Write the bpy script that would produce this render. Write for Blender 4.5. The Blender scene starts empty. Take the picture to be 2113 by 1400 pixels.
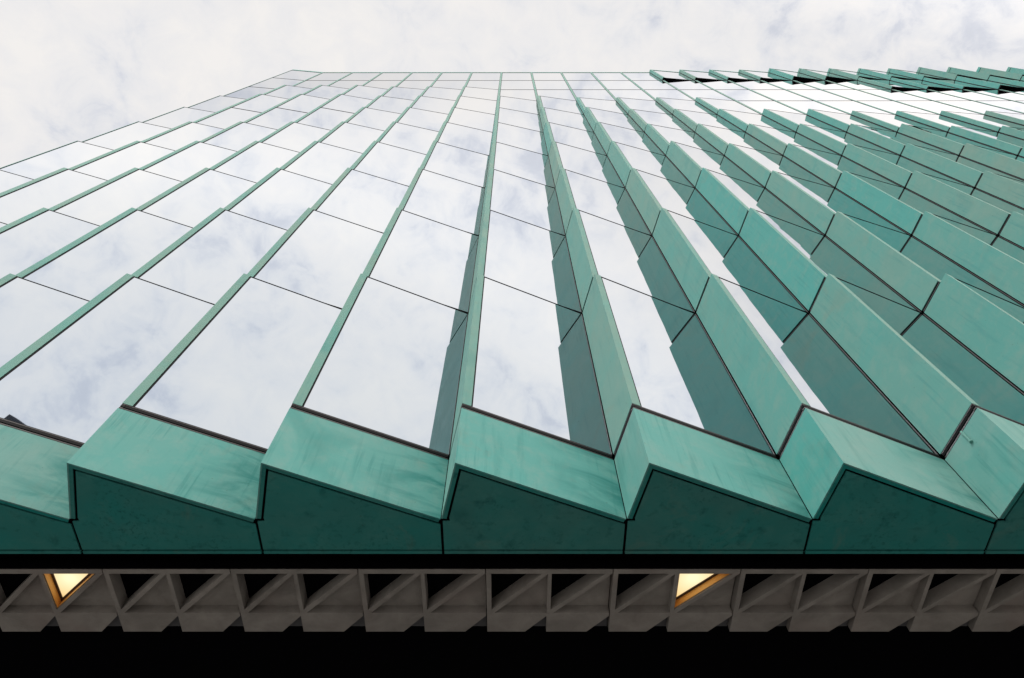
import bpy, bmesh, math, random
from mathutils import Vector
random.seed(7)
scene = bpy.context.scene
COL = scene.collection

# ------------------------------------------------------------------ camera
EYE = 1.65
cam_data = bpy.data.cameras.new('camera')
cam_data.sensor_width = 36.0
cam_data.lens = 1458.1 / 2113 * 36
cam_data.clip_start = 0.05
cam_data.clip_end = 5000
cam = bpy.data.objects.new('camera', cam_data)
cam.location = (0, 0, EYE)
cam.rotation_euler = (math.radians(90 + 63.52), 0, 0)
COL.objects.link(cam)
scene.camera = cam

# ------------------------------------------------------------------ sky and sun
SUN_EL, SUN_AZ = math.radians(40), math.radians(215)      # azimuth clockwise from +y
world = bpy.data.worlds.new('World')
scene.world = world
world.use_nodes = True
nt = world.node_tree
for n in list(nt.nodes):
    nt.nodes.remove(n)


def node(tree, kind, **kw):
    n = tree.nodes.new(kind)
    for k, v in kw.items():
        if k in n.inputs.keys() if isinstance(k, str) else False:
            n.inputs[k].default_value = v
        else:
            setattr(n, k, v)
    return n


wo = node(nt, 'ShaderNodeOutputWorld')
bg = node(nt, 'ShaderNodeBackground')
bg.inputs['Strength'].default_value = 0.1
sky = node(nt, 'ShaderNodeTexSky')
sky.sky_type = 'NISHITA'
sky.sun_disc = False
sky.sun_elevation = SUN_EL
sky.sun_rotation = SUN_AZ
sky.air_density = 1.2
tc = node(nt, 'ShaderNodeTexCoord')
mp = node(nt, 'ShaderNodeMapping')
mp.inputs['Location'].default_value = (3.1, 1.7, 0.4)
nt.links.new(tc.outputs['Generated'], mp.inputs['Vector'])
n1 = node(nt, 'ShaderNodeTexNoise')
n1.inputs['Scale'].default_value = 5.5
n1.inputs['Detail'].default_value = 7
n1.inputs['Roughness'].default_value = 0.55
n1.inputs['Distortion'].default_value = 0.25
n2 = node(nt, 'ShaderNodeTexNoise')
n2.inputs['Scale'].default_value = 19.0
n2.inputs['Detail'].default_value = 8
n2.inputs['Roughness'].default_value = 0.62
n2.inputs['Distortion'].default_value = 0.4
for n in (n1, n2):
    nt.links.new(mp.outputs['Vector'], n.inputs['Vector'])
mx = node(nt, 'ShaderNodeMath', operation='MULTIPLY_ADD')
nt.links.new(n2.outputs['Fac'], mx.inputs[0])
mx.inputs[1].default_value = 1.0
nt.links.new(n1.outputs['Fac'], mx.inputs[2])
rampc = node(nt, 'ShaderNodeValToRGB')            # thickness of the cloud: shade of its underside
el = rampc.color_ramp.elements
el[0].position, el[0].color = 0.0, (0.70, 0.722, 0.79, 1)
el[1].position, el[1].color = 1.0, (0.895, 0.872, 0.855, 1)
e = el.new(0.28); e.color = (0.778, 0.784, 0.815, 1)
e = el.new(0.50); e.color = (0.835, 0.828, 0.838, 1)
rs = node(nt, 'ShaderNodeMapRange')
rs.inputs['From Min'].default_value = 0.76
rs.inputs['From Max'].default_value = 1.24
nt.links.new(mx.outputs[0], rs.inputs['Value'])
nt.links.new(rs.outputs[0], rampc.inputs['Fac'])
cl = node(nt, 'ShaderNodeMixRGB', blend_type='MULTIPLY')
cl.inputs['Fac'].default_value = 1
cl.inputs['Color2'].default_value = (10.0, 10.0, 10.0, 1)
nt.links.new(rampc.outputs['Color'], cl.inputs['Color1'])
cov = node(nt, 'ShaderNodeMapRange')              # cover: thin blue gaps where the cloud is thinnest
cov.inputs['From Min'].default_value = 0.72
cov.inputs['From Max'].default_value = 0.88
cov.inputs['To Min'].default_value = 0.88
cov.inputs['To Max'].default_value = 1.0
nt.links.new(mx.outputs[0], cov.inputs['Value'])
ms = node(nt, 'ShaderNodeMixRGB', blend_type='MIX')
nt.links.new(cov.outputs[0], ms.inputs['Fac'])
nt.links.new(sky.outputs['Color'], ms.inputs['Color1'])
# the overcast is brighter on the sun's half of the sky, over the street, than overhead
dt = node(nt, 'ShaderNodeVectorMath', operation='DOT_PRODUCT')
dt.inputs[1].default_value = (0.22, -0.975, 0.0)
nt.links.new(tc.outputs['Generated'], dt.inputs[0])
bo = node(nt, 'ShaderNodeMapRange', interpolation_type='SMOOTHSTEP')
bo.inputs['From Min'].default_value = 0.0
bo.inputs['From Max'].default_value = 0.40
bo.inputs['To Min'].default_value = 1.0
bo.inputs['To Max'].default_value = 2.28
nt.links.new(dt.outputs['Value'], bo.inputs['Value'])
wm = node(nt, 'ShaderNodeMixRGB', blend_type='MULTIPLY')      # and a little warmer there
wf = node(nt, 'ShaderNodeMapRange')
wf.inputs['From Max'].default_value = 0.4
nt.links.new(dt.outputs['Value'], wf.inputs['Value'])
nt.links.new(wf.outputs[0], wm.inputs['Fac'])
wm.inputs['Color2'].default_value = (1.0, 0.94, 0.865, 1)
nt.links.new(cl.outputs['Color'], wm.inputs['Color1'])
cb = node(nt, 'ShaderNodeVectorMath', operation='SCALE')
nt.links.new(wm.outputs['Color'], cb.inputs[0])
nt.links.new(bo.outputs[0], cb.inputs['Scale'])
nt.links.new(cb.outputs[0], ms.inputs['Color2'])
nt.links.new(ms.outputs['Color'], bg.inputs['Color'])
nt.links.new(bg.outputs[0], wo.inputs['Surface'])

sd = bpy.data.lights.new('sun', 'SUN')
sd.energy = 1.45
sd.angle = math.radians(14)
sd.color = (1.0, 0.96, 0.90)
sun = bpy.data.objects.new('sun', sd)
to_sun = Vector((math.sin(SUN_AZ) * math.cos(SUN_EL), math.cos(SUN_AZ) * math.cos(SUN_EL), math.sin(SUN_EL)))
sun.rotation_euler = to_sun.to_track_quat('Z', 'Y').to_euler()
sun.location = (-20, -30, 40)
COL.objects.link(sun)

scene.view_settings.view_transform = 'Standard'
scene.view_settings.look = 'None'
scene.view_settings.exposure = 0.0
scene.view_settings.gamma = 1.0
scene.cycles.max_bounces = 10
scene.cycles.diffuse_bounces = 4
scene.cycles.glossy_bounces = 6
scene.cycles.use_denoising = True

# ------------------------------------------------------------------ materials


def new_mat(name):
    m = bpy.data.materials.new(name)
    m.use_nodes = True
    t = m.node_tree
    return m, t, t.nodes['Principled BSDF']


def tex_noise(t, vec, scale, detail=5, rough=0.55, dist=0.0):
    n = t.nodes.new('ShaderNodeTexNoise')
    n.inputs['Scale'].default_value = scale
    n.inputs['Detail'].default_value = detail
    n.inputs['Roughness'].default_value = rough
    n.inputs['Distortion'].default_value = dist
    t.links.new(vec, n.inputs['Vector'])
    return n.outputs['Fac']


def remap(t, val, a, b, c=0.0, d=1.0):
    n = t.nodes.new('ShaderNodeMapRange')
    n.inputs['From Min'].default_value = a
    n.inputs['From Max'].default_value = b
    n.inputs['To Min'].default_value = c
    n.inputs['To Max'].default_value = d
    t.links.new(val, n.inputs['Value'])
    return n.outputs[0]


def mixc(t, fac, c1, c2, mode='MIX'):
    n = t.nodes.new('ShaderNodeMixRGB')
    n.blend_type = mode
    for sock, v in (('Fac', fac), ('Color1', c1), ('Color2', c2)):
        if isinstance(v, (int, float)):
            n.inputs[sock].default_value = v
        elif isinstance(v, tuple):
            n.inputs[sock].default_value = v + (1,) if len(v) == 3 else v
        else:
            t.links.new(v, n.inputs[sock])
    return n.outputs['Color']


def panel_coords(t, sx=1, sy=1, sz=1):
    """world position, shifted by each panel's own 'tone' so that no two panels carry the same pattern"""
    g = t.nodes.new('ShaderNodeNewGeometry')
    a = t.nodes.new('ShaderNodeAttribute')
    a.attribute_name = 'tone'
    sh = t.nodes.new('ShaderNodeVectorMath')
    sh.operation = 'MULTIPLY_ADD'
    cmb = t.nodes.new('ShaderNodeCombineXYZ')
    for k in range(3):
        t.links.new(a.outputs['Fac'], cmb.inputs[k])
    t.links.new(cmb.outputs[0], sh.inputs[0])
    sh.inputs[1].default_value = (37.0, 53.0, 71.0)
    t.links.new(g.outputs['Position'], sh.inputs[2])
    sc = t.nodes.new('ShaderNodeVectorMath')
    sc.operation = 'MULTIPLY'
    sc.inputs[1].default_value = (sx, sy, sz)
    t.links.new(sh.outputs[0], sc.inputs[0])
    return sh.outputs[0], sc.outputs[0], a.outputs['Fac']


def copper(name, grey, turq, stain, pale, rough=0.55, spec=0.35, stain_amt=0.55, sheen=0.20, run_amt=0.5, valley=0.0):
    m, t, b = new_mat(name)
    raw, streak, tone = panel_coords(t, 9, 9, 0.9)
    base = mixc(t, tone, grey, turq)
    cloud = tex_noise(t, raw, 1.3, 4, 0.55, 0.5)
    base = mixc(t, remap(t, cloud, 0.42, 0.72, 0, 0.55), base, turq)
    mott = tex_noise(t, raw, 5.5, 6, 0.62, 0.3)
    base = mixc(t, remap(t, mott, 0.45, 0.75, 0, 0.42), base, pale)
    st = tex_noise(t, streak, 1.0, 6, 0.6, 0.2)
    base = mixc(t, remap(t, st, 0.56, 0.78, 0, stain_amt), base, stain)
    brown = tex_noise(t, raw, 2.1, 5, 0.65, 0.8)
    base = mixc(t, remap(t, brown, 0.58, 0.80, 0, 0.45), base, (0.225, 0.28, 0.225))
    run = t.nodes.new('ShaderNodeVectorMath')          # rain runs: long thin streaks down the sheet
    run.operation = 'MULTIPLY'
    run.inputs[1].default_value = (26, 26, 1.1)
    t.links.new(raw, run.inputs[0])
    rn = tex_noise(t, run.outputs[0], 1.0, 3, 0.6, 0.1)
    rmask = tex_noise(t, raw, 1.6, 3, 0.5)
    rm = t.nodes.new('ShaderNodeMath')
    rm.operation = 'MULTIPLY'
    t.links.new(remap(t, rn, 0.54, 0.66, 0, run_amt), rm.inputs[0])
    t.links.new(remap(t, rmask, 0.46, 0.60), rm.inputs[1])
    base = mixc(t, rm.outputs[0], base, stain)
    deep = tex_noise(t, raw, 0.9, 3, 0.5, 1.0)
    base = mixc(t, remap(t, deep, 0.60, 0.76, 0, stain_amt), base, stain)
    if valley:                                         # blue-green stains where water gathers in the folds
        px = t.nodes.new('ShaderNodeSeparateXYZ')
        gp = t.nodes.new('ShaderNodeNewGeometry')
        t.links.new(gp.outputs['Position'], px.inputs[0])
        fr = t.nodes.new('ShaderNodeMath')
        fr.operation = 'MULTIPLY_ADD'
        t.links.new(px.outputs['X'], fr.inputs[0])
        fr.inputs[1].default_value = 1 / 1.5
        fr.inputs[2].default_value = 20 - 0.6186
        fc = t.nodes.new('ShaderNodeMath')
        fc.operation = 'FRACT'
        t.links.new(fr.outputs[0], fc.inputs[0])
        brush = t.nodes.new('ShaderNodeVectorMath')
        brush.operation = 'MULTIPLY'
        brush.inputs[1].default_value = (1.6, 1.6, 5.5)
        t.links.new(raw, brush.inputs[0])
        bn = tex_noise(t, brush.outputs[0], 1.0, 6, 0.6, 0.7)
        vm = t.nodes.new('ShaderNodeMath')
        vm.operation = 'MULTIPLY'
        t.links.new(remap(t, fc.outputs[0], 0.50, 0.95, 0.0, valley), vm.inputs[0])
        t.links.new(remap(t, bn, 0.44, 0.64), vm.inputs[1])
        base = mixc(t, vm.outputs[0], base, stain)
    fine = tex_noise(t, raw, 60, 3, 0.7)
    base = mixc(t, remap(t, fine, 0.3, 0.7, 0, 0.07), base, (0.10, 0.17, 0.15))
    spk = tex_noise(t, raw, 22, 2, 0.5)
    base = mixc(t, remap(t, spk, 0.73, 0.78, 0, 0.35), base, (0.06, 0.12, 0.10))
    t.links.new(base, b.inputs['Base Color'])
    t.links.new(remap(t, mott, 0.3, 0.7, rough - 0.08, rough + 0.1), b.inputs['Roughness'])
    b.inputs['Specular IOR Level'].default_value = spec
    b.inputs['Sheen Weight'].default_value = sheen       # the powdery bloom of the patina
    b.inputs['Sheen Roughness'].default_value = 0.45
    b.inputs['Sheen Tint'].default_value = (0.80, 0.88, 0.78, 1)
    bp = t.nodes.new('ShaderNodeBump')
    bp.inputs['Strength'].default_value = 0.25
    bp.inputs['Distance'].default_value = 0.03
    ht = t.nodes.new('ShaderNodeMath')
    ht.operation = 'MULTIPLY_ADD'
    t.links.new(fine, ht.inputs[0])
    ht.inputs[1].default_value = 0.015
    t.links.new(tex_noise(t, raw, 2.2, 2, 0.4), ht.inputs[2])
    t.links.new(ht.outputs[0], bp.inputs['Height'])
    t.links.new(bp.outputs[0], b.inputs['Normal'])
    return m


COPPER = copper('patinated copper', (0.200, 0.355, 0.308), (0.085, 0.385, 0.355), (0.04, 0.255, 0.255), (0.275, 0.405, 0.355), rough=0.62, spec=0.12, stain_amt=0.42, run_amt=0.30)
COPPER_S = copper('spandrel copper', (0.175, 0.375, 0.345), (0.085, 0.385, 0.355), (0.008, 0.215, 0.20), (0.29, 0.42, 0.385), rough=0.6, spec=0.15, stain_amt=0.5, run_amt=0.36, valley=0.85)
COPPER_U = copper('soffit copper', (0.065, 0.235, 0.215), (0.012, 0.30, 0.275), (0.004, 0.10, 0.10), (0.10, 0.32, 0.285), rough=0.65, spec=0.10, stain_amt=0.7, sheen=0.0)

m, t, b = new_mat('mirror glass')
lw = t.nodes.new('ShaderNodeLayerWeight')               # coated glass mirrors more and more towards grazing
lw.inputs['Blend'].default_value = 0.5
pw = t.nodes.new('ShaderNodeMath')
pw.operation = 'POWER'
pw.inputs[1].default_value = 4.0
t.links.new(lw.outputs['Facing'], pw.inputs[0])
t.links.new(mixc(t, pw.outputs[0], (0.335, 0.383, 0.443), (0.60, 0.62, 0.64)), b.inputs['Base Color'])
b.inputs['Metallic'].default_value = 1.0
b.inputs['Roughness'].default_value = 0.012
raw, _, tone = panel_coords(t)
wv = tex_noise(t, raw, 0.9, 2, 0.4)
bp = t.nodes.new('ShaderNodeBump')
bp.inputs['Strength'].default_value = 0.09
bp.inputs['Distance'].default_value = 0.02
t.links.new(wv, bp.inputs['Height'])
t.links.new(bp.outputs[0], b.inputs['Normal'])
GLASS = m

m, t, b = new_mat('black gasket')
b.inputs['Base Color'].default_value = (0.006, 0.006, 0.007, 1)
b.inputs['Roughness'].default_value = 0.6
b.inputs['Specular IOR Level'].default_value = 0.12
GASKET = m

m, t, b = new_mat('dark anodised frame')
b.inputs['Base Color'].default_value = (0.038, 0.034, 0.036, 1)
b.inputs['Roughness'].default_value = 0.45
FRAME = m

m, t, b = new_mat('dark cavity')
b.inputs['Base Color'].default_value = (0.004, 0.004, 0.005, 1)
b.inputs['Roughness'].default_value = 1.0
b.inputs['Specular IOR Level'].default_value = 0.0
VOID = m

m, t, b = new_mat('precast concrete')
raw, streak, tone = panel_coords(t, 2, 2, 2)
cn = tex_noise(t, raw, 4, 6, 0.6, 0.4)
base = mixc(t, remap(t, cn, 0.35, 0.7), (0.285, 0.262, 0.238), (0.42, 0.385, 0.352))
c2 = tex_noise(t, raw, 1.3, 4, 0.5, 0.8)
base = mixc(t, remap(t, c2, 0.5, 0.75, 0, 0.5), base, (0.32, 0.255, 0.23))
base = mixc(t, remap(t, tone, 0, 1, 0.0, 0.22), base, (0.17, 0.16, 0.155))
pit = tex_noise(t, raw, 70, 3, 0.6)
base = mixc(t, remap(t, pit, 0.60, 0.75, 0, 0.35), base, (0.20, 0.18, 0.16))
t.links.new(base, b.inputs['Base Color'])
b.inputs['Roughness'].default_value = 0.9
b.inputs['Specular IOR Level'].default_value = 0.2
bp = t.nodes.new('ShaderNodeBump')
bp.inputs['Strength'].default_value = 0.25
bp.inputs['Distance'].default_value = 0.006
t.links.new(pit, bp.inputs['Height'])
t.links.new(bp.outputs[0], b.inputs['Normal'])
CONCRETE = m

m, t, b = new_mat('shaded recess board')
b.inputs['Base Color'].default_value = (0.11, 0.11, 0.115, 1)  # shade of the corner recesses put into the board's colour
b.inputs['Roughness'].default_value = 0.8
SHADE_BOARD = m

m, t, b = new_mat('paving')
g = t.nodes.new('ShaderNodeNewGeometry')
br = t.nodes.new('ShaderNodeTexBrick')
br.inputs['Scale'].default_value = 1.0
br.inputs['Brick Width'].default_value = 0.9
br.inputs['Row Height'].default_value = 0.6
br.inputs['Mortar Size'].default_value = 0.006
br.inputs['Color1'].default_value = (0.23, 0.225, 0.22, 1)
br.inputs['Color2'].default_value = (0.19, 0.188, 0.185, 1)
br.inputs['Mortar'].default_value = (0.07, 0.07, 0.07, 1)
t.links.new(g.outputs['Position'], br.inputs['Vector'])
t.links.new(mixc(t, remap(t, tex_noise(t, g.outputs['Position'], 1.7, 6), 0.3, 0.7, 0, 0.4), br.outputs['Color'], (0.11, 0.11, 0.108)), b.inputs['Base Color'])
b.inputs['Roughness'].default_value = 0.8
PAVING = m

m, t, b = new_mat('lit diffuser')
em = t.nodes.new('ShaderNodeEmission')
oc = t.nodes.new('ShaderNodeTexCoord')                   # tube behind the sheet: brightest in the middle
ln = t.nodes.new('ShaderNodeVectorMath')
ln.operation = 'DISTANCE'
ln.inputs[1].default_value = (0.15, 0.13, 0.085)
t.links.new(oc.outputs['Object'], ln.inputs[0])
t.links.new(mixc(t, remap(t, ln.outputs['Value'], 0.03, 0.27), (1.0, 0.86, 0.54), (1.0, 0.66, 0.27)), em.inputs['Color'])
t.links.new(remap(t, ln.outputs['Value'], 0.03, 0.30, 1.2, 0.95), em.inputs['Strength'])
t.links.new(em.outputs[0], t.nodes['Material Output'].inputs['Surface'])
DIFFUSER = m

m, t, b = new_mat('golden glow lining')
b.inputs['Base Color'].default_value = (0.86, 0.46, 0.12, 1)  # lining added; lamp's warm bounce on the coffer sides put into its colour
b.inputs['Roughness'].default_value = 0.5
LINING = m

m, t, b = new_mat('bronze lamp frame')
b.inputs['Base Color'].default_value = (0.06, 0.035, 0.022, 1)
b.inputs['Roughness'].default_value = 0.5
BRONZE = m

# ------------------------------------------------------------------ mesh helpers


class MB:
    """collects prisms (with a material slot and a panel tone each) and links them as ONE mesh object"""

    def __init__(self):
        self.v, self.f, self.mi, self.tn = [], [], [], []

    def prism(self, poly, z0, z1, mi=0, tone=0.5):
        """poly: plan outline, counter-clockwise or clockwise; extruded from z0 to z1"""
        area = sum(poly[i][0] * poly[(i + 1) % len(poly)][1] - poly[(i + 1) % len(poly)][0] * poly[i][1] for i in range(len(poly)))
        if area < 0:
            poly = poly[::-1]
        n, o = len(poly), len(self.v)
        self.v += [(x, y, z0) for x, y in poly] + [(x, y, z1) for x, y in poly]
        self.tn += [tone] * (2 * n)
        fs = [tuple(o + i for i in reversed(range(n))), tuple(o + n + i for i in range(n))]
        fs += [(o + i, o + (i + 1) % n, o + n + (i + 1) % n, o + n + i) for i in range(n)]
        self.f += fs
        self.mi += [mi] * len(fs)

    def bar(self, p, q, th, z0, z1, mi=0, tone=0.5, side=1):
        """upright slab along p-q in plan, thickness th to its left (side 1) or right (-1)"""
        d = Vector((q[0] - p[0], q[1] - p[1])).normalized()
        nrm = Vector((-d.y, d.x)) * th * side
        self.prism([p, q, (q[0] + nrm.x, q[1] + nrm.y), (p[0] + nrm.x, p[1] + nrm.y)], z0, z1, mi, tone)

    def build(self, name, mats, parent=None, bevel=0.0):
        me = bpy.data.meshes.new(name)
        me.from_pydata(self.v, [], self.f)
        for mm in (mats if isinstance(mats, (list, tuple)) else [mats]):
            me.materials.append(mm)
        me.polygons.foreach_set('material_index', self.mi)
        a = me.attributes.new('tone', 'FLOAT', 'POINT')
        a.data.foreach_set('value', self.tn)
        me.update()
        o = bpy.data.objects.new(name, me)
        COL.objects.link(o)
        if parent:
            o.parent = parent
        if bevel:
            bv = o.modifiers.new('bevel', 'BEVEL')
            bv.width = bevel
            bv.segments = 2
            bv.limit_method = 'ANGLE'
        return o


def lerp(p, q, s):
    return (p[0] + (q[0] - p[0]) * s, p[1] + (q[1] - p[1]) * s)


def along(p, q, d):
    L = math.hypot(q[0] - p[0], q[1] - p[1])
    return lerp(p, q, d / L)


def offset(p, q, d):
    """shift the segment p-q by d to its left"""
    L = math.hypot(q[0] - p[0], q[1] - p[1])
    nx, ny = -(q[1] - p[1]) / L * d, (q[0] - p[0]) / L * d
    return (p[0] + nx, p[1] + ny), (q[0] + nx, q[1] + ny)


def cross_pt(a, b, c, d):
    r, s = (b[0] - a[0], b[1] - a[1]), (d[0] - c[0], d[1] - c[1])
    k = r[0] * s[1] - r[1] * s[0]
    tt = ((c[0] - a[0]) * s[1] - (c[1] - a[1]) * s[0]) / k
    return (a[0] + r[0] * tt, a[1] + r[1] * tt)


# ------------------------------------------------------------------ the building's measures
W = 1.5                                   # bay width
X0, YV = 0.6186 * W, 2.5642 * W           # valley line of bay 0, valley plane
ZS, Z0, H = EYE + 2.9730 * W, EYE + 3.5040 * W, 2.1641 * W
ZTOP = Z0 + 10.075 * H
LEFT, RIGHT = -7, 21                      # first and last bay


def depth(n):
    return 0.0 if n == 0 else W * (0.0416 + 0.04135 * n)


def level(r, c):
    if c == LEFT:
        return (8, 7, 6, 5, 4, 3, 2, 1, 1, 1)[r - 1]
    if r == 1:
        return 8
    if r in (2, 3, 4):
        return 9 - r if c <= 3 else 8 - r
    if r == 5:
        return 4 if c <= 2 else 3 if c <= 8 else 2
    if r == 6:
        return 3 if c <= 2 else 2 if c <= 7 else 1
    if r == 7:
        return 3 if c <= -4 else 2 if c <= 1 else 1 if c <= 5 else 0
    if r == 8:
        return 2 if c <= -4 else 1 if c <= -1 else 0
    if r == 9:
        return 0 if c <= 10 else 1 if c <= 13 else 2
    return 0 if c <= 4 else 1 if c <= 8 else 2 if c <= 13 else 3


def plan(n, c):
    d = depth(n)
    vl = (X0 + (c - 1) * W, YV)
    return vl, (vl[0] + 0.2366 * d, YV - d), (X0 + c * W, YV)


root = bpy.data.objects.new('office_building', None)
root.location = (0, YV, 0)
COL.objects.link(root)
root['label'] = 'tall office building clad in green patinated copper fins and mirror glass above a concrete soffit'
root['category'] = 'office building'


def build_part(mb, name, mats, parent=root, **kw):
    for i, (x, y, z) in enumerate(mb.v):
        mb.v[i] = (x, y - YV, z)
    return mb.build(name, mats, parent, **kw)


STRIP = 0.057 * W


def bay_pieces(r, c, core, glass, fin, mi):
    """adds one window bay to the three mesh builders. mi: slots of cavity, gasket, glass, copper"""
    n = level(r, c)
    vl, rg, vr = plan(n, c)
    za, zb = Z0 + (r - 1) * H, Z0 + r * H
    g = 0.013
    bot = 0.078 if r == 1 else g
    rnd = random.random()
    tone = min(1, max(0, random.gauss(0.45, 0.28)))
    strip = STRIP if c != LEFT else 0.012
    st_tone = tone * 0.3
    if n:
        # dark core of the wedge, a little inside its skin, the full storey height: it shows as the joints and the underside
        a1, a2 = offset(vl, rg, 0.035)
        b1, b2 = offset(rg, vr, 0.045)
        pk = cross_pt(a1, a2, b1, b2)
        core.prism([(a1[0], YV), pk, cross_pt(b1, b2, (0, YV), (1, YV))], za, zb, mi[0], rnd)
        # folded copper: return from the valley to the ridge, then the strip along the glass
        th = 0.010
        if r > 1:                         # grey gasket in the joint over the storey below
            t1, t2 = offset(vl, rg, 0.010)
            core.bar(along(t1, t2, 0.01), along(t2, t1, 0.004), 0.03, za + 0.018, za + 0.030, mi[4], rnd)
        p0 = along(vl, rg, 0.007)
        i1, i2 = offset(vl, rg, th)
        j1, j2 = offset(rg, vr, th)
        pin = cross_pt(i1, i2, j1, j2)
        s0 = along(rg, vr, strip)
        s1, _ = offset(s0, vr, th)
        q0 = (p0[0] + i1[0] - vl[0], p0[1] + i1[1] - vl[1])
        fin.prism([p0, rg, pin, q0], za + (bot if r == 1 else 0.052), zb - 0.012, mi[3], tone)
        fin.prism([rg, s0, s1, pin], za + bot, zb - 0.012, mi[3], st_tone)
    else:
        core.prism([(vl[0], YV + 0.046), (vr[0], YV + 0.046), (vr[0], YV + 0.12), (vl[0], YV + 0.12)], za, zb, mi[0], rnd)
        s0 = along(vl, vr, strip)
        fin.bar((vl[0] + 0.003, YV), s0, 0.010, za + g, zb - g, mi[3], st_tone)
    # black gasket round the pane, set in a little; the pane stands between
    ga, gb = offset(along(s0, vr, 0.0), vr, 0.006)
    e0 = along(ga, gb, 0.016 if c != LEFT else 0.004)
    e1 = along(gb, ga, 0.008)
    core.bar(ga, e0, 0.034, za + bot, zb - g, mi[1], rnd)
    core.bar(e1, along(gb, ga, 0.003), 0.034, za + bot, zb - g, mi[4], rnd)
    fr0 = along(e0, e1, 0.0)
    core.bar(fr0, e1, 0.034, za + bot, za + bot + 0.008, mi[1], rnd)
    core.bar(fr0, e1, 0.034, zb - g - 0.007, zb - g, mi[1], rnd)
    if r == 1:                            # deep sill frame over the spandrel: two dark bars with a groove
        h0, h1 = offset(rg, vr, 0.004)
        core.bar(along(h0, h1, 0.002), along(h1, h0, 0.012), 0.03, za + 0.034, za + 0.062, mi[1], rnd)
        core.bar(along(h0, h1, 0.002), along(h1, h0, 0.012), 0.026, za + 0.066, za + 0.077, mi[4], rnd)
        core.bar(along(h0, h1, 0.002), along(h1, h0, 0.012), 0.03, za + 0.006, za + 0.020, mi[4], rnd)
        k0, k1 = offset(vl, rg, 0.004)
        core.bar(along(k0, k1, 0.02), along(k1, k0, 0.006), 0.03, za + 0.034, za + 0.062, mi[1], rnd)
        core.bar(along(k0, k1, 0.02), along(k1, k0, 0.006), 0.026, za + 0.066, za + 0.077, mi[4], rnd)
        core.bar(along(k0, k1, 0.02), along(k1, k0, 0.006), 0.03, za + 0.006, za + 0.020, mi[4], rnd)
    gg0, gg1 = offset(e0, e1, 0.006)
    glass.bar(gg0, gg1, 0.020, za + bot + 0.008, zb - g - 0.007, mi[2], rnd)


# which bays show largest in the photograph: those become parts of their own
def pix(x, y, z):
    p, f = math.radians(63.52), 1458.1
    z -= EYE
    d = y * math.cos(p) + z * math.sin(p)
    return 1056.5 + f * x / d, 700 - f * (-y * math.sin(p) + z * math.cos(p)) / d


def seen_area(r, c):
    vl, rg, vr = plan(level(r, c), c)
    za, zb = Z0 + (r - 1) * H, Z0 + r * H
    pts = [pix(x, y, z) for (x, y) in (vl, rg, vr) for z in (za, zb)]
    us, vs = [min(max(q[0], 0), 2113) for q in pts], [q[1] for q in pts]
    return (max(us) - min(us)) * (max(vs) - min(vs))


bays = [(r, c) for r in range(1, 11) for c in range(LEFT, RIGHT + 1)]
bays.sort(key=lambda k: -seen_area(*k))
near, rest = bays[:100], bays[100:]
for r, c in near:
    core, glass, fin = MB(), MB(), MB()
    bay_pieces(r, c, core, glass, fin, (0, 1, 0, 0, 2))
    bay = build_part(core, 'window_bay', [VOID, GASKET, FRAME])
    build_part(glass, 'glass_pane', GLASS, bay)
    build_part(fin, 'copper_fin', COPPER, bay)
allb = MB()
for r, c in rest:
    bay_pieces(r, c, allb, allb, allb, (0, 1, 2, 3, 4))
far = build_part(allb, 'window_cladding', [VOID, GASKET, GLASS, COPPER, FRAME])
far['kind'] = 'stuff'
far['label'] = 'smallest and farthest mirror glass bays with copper fins'

# coping along the roof edge, folded like the top storey below it
cop = MB()
for c in range(LEFT, RIGHT + 1):
    vl, rg, vr = plan(level(10, c), c)
    zt = Z0 + 10 * H
    tone = random.random()
    if level(10, c):
        cop.prism([vl, rg, vr, (vr[0], YV + 0.25), (vl[0], YV + 0.25)], zt + 0.03, ZTOP, 0, tone)
    else:
        cop.prism([vl, (vr[0] - 0.004, YV), (vr[0] - 0.004, YV + 0.25), (vl[0], YV + 0.25)], zt + 0.03, ZTOP - 0.05, 0, tone)
build_part(cop, 'roof_coping', COPPER)

# body of the building behind the skin
body = MB()
xl, xr = X0 + (LEFT - 1) * W, X0 + RIGHT * W
body.prism([(xl, YV + 0.13), (xr, YV + 0.13), (xr, YV + 18), (xl, YV + 18)], Z0 + 0.0, ZTOP - 0.12, 0)
build_part(body, 'wall', VOID)
side = MB()
side.prism([(xl - 0.03, YV + 0.02), (xl - 0.001, YV + 0.02), (xl - 0.001, YV + 18), (xl - 0.03, YV + 18)], ZS, ZTOP - 0.1, 0)
build_part(side, 'side_wall', COPPER)

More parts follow.
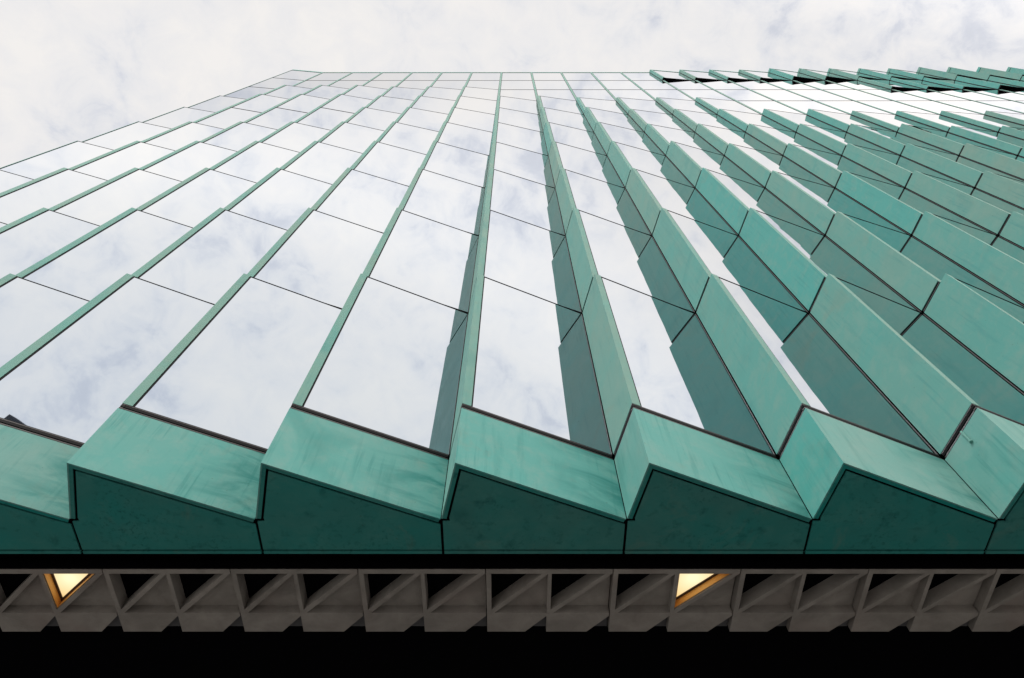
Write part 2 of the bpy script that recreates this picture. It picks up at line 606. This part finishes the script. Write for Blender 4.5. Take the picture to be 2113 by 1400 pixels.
# copper spandrels below the windows, and the soffit plates under them
YI, YI2 = 2.790 * W, 2.812 * W
for c in range(LEFT, RIGHT + 1):
    vl, rg, vr = plan(8, c)
    th, tone = 0.012, min(1, max(0, random.gauss(0.6, 0.25)))
    sp = MB()
    a1, a2 = offset(vl, rg, th)
    b1, b2 = offset(rg, vr, th)
    pin = cross_pt(a1, a2, b1, b2)
    g0 = along(vl, rg, 0.006)
    v1 = along(vr, rg, 0.006)
    sp.prism([g0, rg, pin, (g0[0] + a1[0] - vl[0], g0[1] + a1[1] - vl[1])], ZS, Z0 - 0.004, 0, tone)
    sp.prism([rg, v1, (v1[0] + b1[0] - rg[0], v1[1] + b1[1] - rg[1]), pin], ZS, Z0 - 0.004, 0, (tone + 0.13) % 1)
    # folded rim under the spandrel
    r1, r2 = offset(vl, rg, th + 0.030)
    s1, s2 = offset(rg, vr, th + 0.030)
    pr = cross_pt(r1, r2, s1, s2)
    rim = MB()
    rim.prism([along(a1, pin, 0.01), pin, pr, along(r1, pr, 0.01)], ZS + 0.001, ZS + 0.012, 0, tone)
    rim.prism([pin, along(b2, pin, 0.01), along(s2, pr, 0.01), pr], ZS + 0.001, ZS + 0.012, 0, tone)
    so = build_part(sp, 'spandrel_panel', COPPER_S)
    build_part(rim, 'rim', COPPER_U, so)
    if c == 3:
        pp = MB()
        d = Vector((rg[0] - vl[0], rg[1] - vl[1])).normalized()
        base = along(vl, rg, 0.55 * math.hypot(rg[0] - vl[0], rg[1] - vl[1]))
        nrm = Vector((-d.y, d.x)) * -1
        ring = [(base[0] + nrm.x * 0.012 + 0.011 * math.cos(k * math.pi / 5), base[1] + nrm.y * 0.012 + 0.011 * math.sin(k * math.pi / 5)) for k in range(10)]
        pp.prism(ring, Z0 - 0.15, Z0 - 0.004, 0, 0.3)
        ring = [(base[0] + nrm.x * 0.012 + 0.017 * math.cos(k * math.pi / 5), base[1] + nrm.y * 0.012 + 0.017 * math.sin(k * math.pi / 5)) for k in range(10)]
        pp.prism(ring, Z0 - 0.16, Z0 - 0.145, 0, 0.3)
        build_part(pp, 'overflow_pipe', COPPER, so)
    # soffit plate of this bay: inset from the rim by an open joint
    r1, r2 = offset(vl, rg, th + 0.050)
    s1, s2 = offset(rg, vr, th + 0.050)
    pr = cross_pt(r1, r2, s1, s2)
    xa, xb = vl[0] + 0.011, vr[0] - 0.011
    pl = cross_pt(r1, r2, (xa, 0), (xa, 1)) if False else (max(xa, r1[0]), YV - 0.004)
    soff = MB()
    tn = random.random()
    ring = [pr, cross_pt(s1, s2, (xb, 0), (xb, 1)), (xb, YI - 0.012), (xa, YI - 0.012), (xa, YV + 0.03), (pl[0] + 0.01, YV + 0.03 - 0.004), cross_pt(r1, r2, (0, YV - 0.01), (1, YV - 0.01))]
    soff.prism(ring, ZS + 0.004, ZS + 0.016, 0, tn)
    soff.prism([(xa, YI + 0.005), (xb, YI + 0.005), (xb, YI2), (xa, YI2)], ZS + 0.002, ZS + 0.05, 0, tn)
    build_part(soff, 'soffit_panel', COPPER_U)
back = MB()
for c in range(LEFT, RIGHT + 1):           # dark cavity inside the spandrel box, closing its joints
    vl, rg, vr = plan(8, c)
    a1, a2 = offset(vl, rg, 0.018)
    b1, b2 = offset(rg, vr, 0.018)
    pk = cross_pt(a1, a2, b1, b2)
    back.prism([(a1[0] + 0.006, YV - 0.003), pk, (b2[0] - 0.05, YV - 0.003), ], ZS + 0.022, Z0, 0)
back.prism([(xl, YV), (xr, YV), (xr, YV + 18), (xl, YV + 18)], ZS + 0.20, Z0 - 0.001, 0)
back.prism([(xl, YV - 0.002), (xr, YV - 0.002), (xr, YI2 - 0.01), (xl, YI2 - 0.01)], ZS + 0.022, ZS + 0.199, 0)
build_part(back, 'soffit_cavity', VOID)

# precast coffer panels in the ceiling behind the copper
PW, XC = 1.43551 * W / 2, -1.58408 * W
Y1, Y2, Y3 = 2.9269 * W, 3.2634 * W, 3.4166 * W
ZC, TH = ZS, 0.128
RAIL, WEB, RIB = 0.034 * W, 0.022 * W, 0.016 * W
SH = 0.056 * W                              # depth of the shallow recesses
cell_w = PW / 2
light_cells = {(-2, 1): None, (3, 1): None}
for k in range(-6, 13):
    x = XC + k * PW + 0.004
    x_end = XC + (k + 1) * PW - 0.005
    mb = MB()
    tone = random.random()
    ya, yb = Y1 + RAIL * 0.92, Y2 - 0.004 * W
    mb.prism([(x, Y1), (x_end, Y1), (x_end, ya), (x, ya)], ZC, ZC + TH, 0, tone)       # front rail
    for i in (0, 1):
        xa = x + i * cell_w
        lw = (0.027 if i == 0 else 0.022) * W
        xo = xa + (0 if i == 0 else -0.5 * lw)                                    # web at the left of the cell
        xw = xo + lw
        xn = (x + cell_w - 0.5 * 0.022 * W) if i == 0 else x_end                    # where the cell ends
        mb.prism([(xo, ya), (xw, ya), (xw, Y2), (xo, Y2)], ZC, ZC + TH, 0, tone)
        # diagonal rib from the near left corner to the far right one
        p, q = (xw, yb - 0.012 * W), (xn, ya)
        dx, dy = q[0] - p[0], q[1] - p[1]
        L = math.hypot(dx, dy)
        nx, ny = -dy / L * RIB, dx / L * RIB
        if i == 0:
            rib = [(xw, yb - 0.020 * W), (xn - 0.030 * W, ya), (xn, ya), (xn, ya + 0.004 * W), (xw + 0.016 * W, Y2), (xw, Y2)]
        else:
            rib = [(xw, yb - 0.020 * W), (xn - 0.038 * W, ya), (xn - 0.003, ya), (xw + 0.016 * W, Y2), (xw, Y2)]
        mb.prism(rib, ZC, ZC + TH, 0, tone)
        # board of the shallow recess
        mb.prism([(xn - 0.0, ya + 0.001), (xn - 0.0, Y2), (xw + 0.016 * W, Y2)], ZC + SH, ZC + SH + 0.02, 0, tone)
        # solid plate of the next row, its far right corner cut away to a shallow recess
        xm = xn if i == 1 else xn
        notch = 0.105 * W
        yA = Y2 + 0.024 * W
        xB = xm - 0.125 * W
        mb.prism([(xo, Y2), (xm, Y2), (xm, yA), (xB, Y3), (xo, Y3)], ZC, ZC + TH, 0, tone)
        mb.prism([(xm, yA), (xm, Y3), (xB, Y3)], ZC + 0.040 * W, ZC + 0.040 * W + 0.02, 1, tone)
        if (k, i) in light_cells:
            light_cells[(k, i)] = (xw, ya, xn - 0.038 * W if i == 1 else xn - 0.030 * W, yb - 0.020 * W)
    build_part(mb, 'coffer_panel', [CONCRETE, SHADE_BOARD])
baf = MB()
baf.prism([(xl, Y1 - 0.02), (xr, Y1 - 0.02), (xr, Y1 - 0.004), (xl, Y1 - 0.004)], ZC + 0.004, ZC + TH, 0)
build_part(baf, 'added_slot_baffle', VOID)  # plate added to hide the rail's lit front and keep the slot black
over = MB()
over.prism([(xl, YI2 - 0.009), (xr, YI2 - 0.009), (xr, Y3 + 7), (xl, Y3 + 7)], ZC + TH + 0.002, ZC + TH + 0.06, 0)
build_part(over, 'recess_ceiling', VOID)
bw = MB()
bw.prism([(xl, Y3 + 6.5), (xr, Y3 + 6.5), (xr, Y3 + 6.8), (xl, Y3 + 6.8)], 0.0, ZC + TH, 0)
build_part(bw, 'recessed_wall', VOID)

# ------------------------------------------------------------------ the two lit lamps in the coffers
labels = {(-2, 1): 'lit triangular lamp glowing in the concrete coffer furthest left',
          (3, 1): 'lit triangular lamp in the coffer right of centre, golden only along its diagonal side'}
for key, (xa, ya, xb, yb) in light_cells.items():
    lo = bpy.data.objects.new('ceiling_light', None)
    lo.location = (xa, ya, ZC)
    COL.objects.link(lo)
    lo['label'] = labels[key]
    lo['category'] = 'ceiling light'
    lo['group'] = 'triangular lamps set in the coffers'
    A, B, C = (0.004, 0.004), (xb - xa - 0.012, 0.004), (0.004, yb - ya - 0.010)

    def inset(d):
        a1, a2 = offset(A, B, d)
        b1, b2 = offset(B, C, d)
        c1, c2 = offset(C, A, d)
        return cross_pt(c1, c2, a1, a2), cross_pt(a1, a2, b1, b2), cross_pt(b1, b2, c1, c2)
    lin, frm, dif = MB(), MB(), MB()
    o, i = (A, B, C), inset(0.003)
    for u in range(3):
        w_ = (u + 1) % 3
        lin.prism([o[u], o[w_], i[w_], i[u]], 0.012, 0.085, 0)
    o, i = inset(0.0035), inset(0.024)
    for u in range(3):
        w_ = (u + 1) % 3
        frm.prism([o[u], o[w_], i[w_], i[u]], 0.074, 0.094, 0)
    dif.prism(list(inset(0.0238)), 0.082, 0.092, 0)
    lin.build('glow_lining', LINING, lo)
    frm.build('frame', BRONZE, lo)
    dif.build('diffuser', DIFFUSER, lo)

# ------------------------------------------------------------------ the block over the street, mirrored at the foot of the windows
m, t, b = new_mat('dark stone')
g = t.nodes.new('ShaderNodeNewGeometry')
t.links.new(mixc(t, tex_noise(t, g.outputs['Position'], 1.2, 6), (0.07, 0.075, 0.09), (0.12, 0.125, 0.14)), b.inputs['Base Color'])
b.inputs['Roughness'].default_value = 0.7
STONE = m
m, t, b = new_mat('office window')
b.inputs['Base Color'].default_value = (0.03, 0.04, 0.06, 1)
b.inputs['Roughness'].default_value = 0.08
PANE = m
tb = bpy.data.objects.new('office_block', None)
tb.location = (2.0, -46, 0)
COL.objects.link(tb)
tb['label'] = 'dark block whose roof corner is mirrored at the foot of the left window'
tb['category'] = 'building'
w_ = MB()
w_.prism([(-13.5, 0.9), (9, 0.9), (9, -14), (-13.5, -14)], 0, 52.9, 0)
w_.build('wall', STONE, tb)
w_ = MB()
w_.prism([(-13.6, 1.0), (9.1, 1.0), (9.1, -14.1), (-13.6, -14.1)], 52.9, 53.7, 0)
w_.build('roof', STONE, tb)
w_ = MB()
w_.prism([(-0.75, 0.0), (0.75, 0.0), (0.75, 0.05), (-0.75, 0.05)], 0.0, 2.1, 0)
win = w_.build('window', PANE, tb)
for i in range(8):
    for j in range(12):
        o = win if i == j == 0 else win.copy()
        if o is not win:
            COL.objects.link(o)
        o.location = (-11.6 + i * 2.7, 0.88, 4.2 + j * 4.0)

# ------------------------------------------------------------------ ground
gm = MB()
gm.prism([(-400, -400), (400, -400), (400, 400), (-400, 400)], -0.5, 0.0, 0)
go = gm.build('ground', PAVING)
go['kind'] = 'structure'
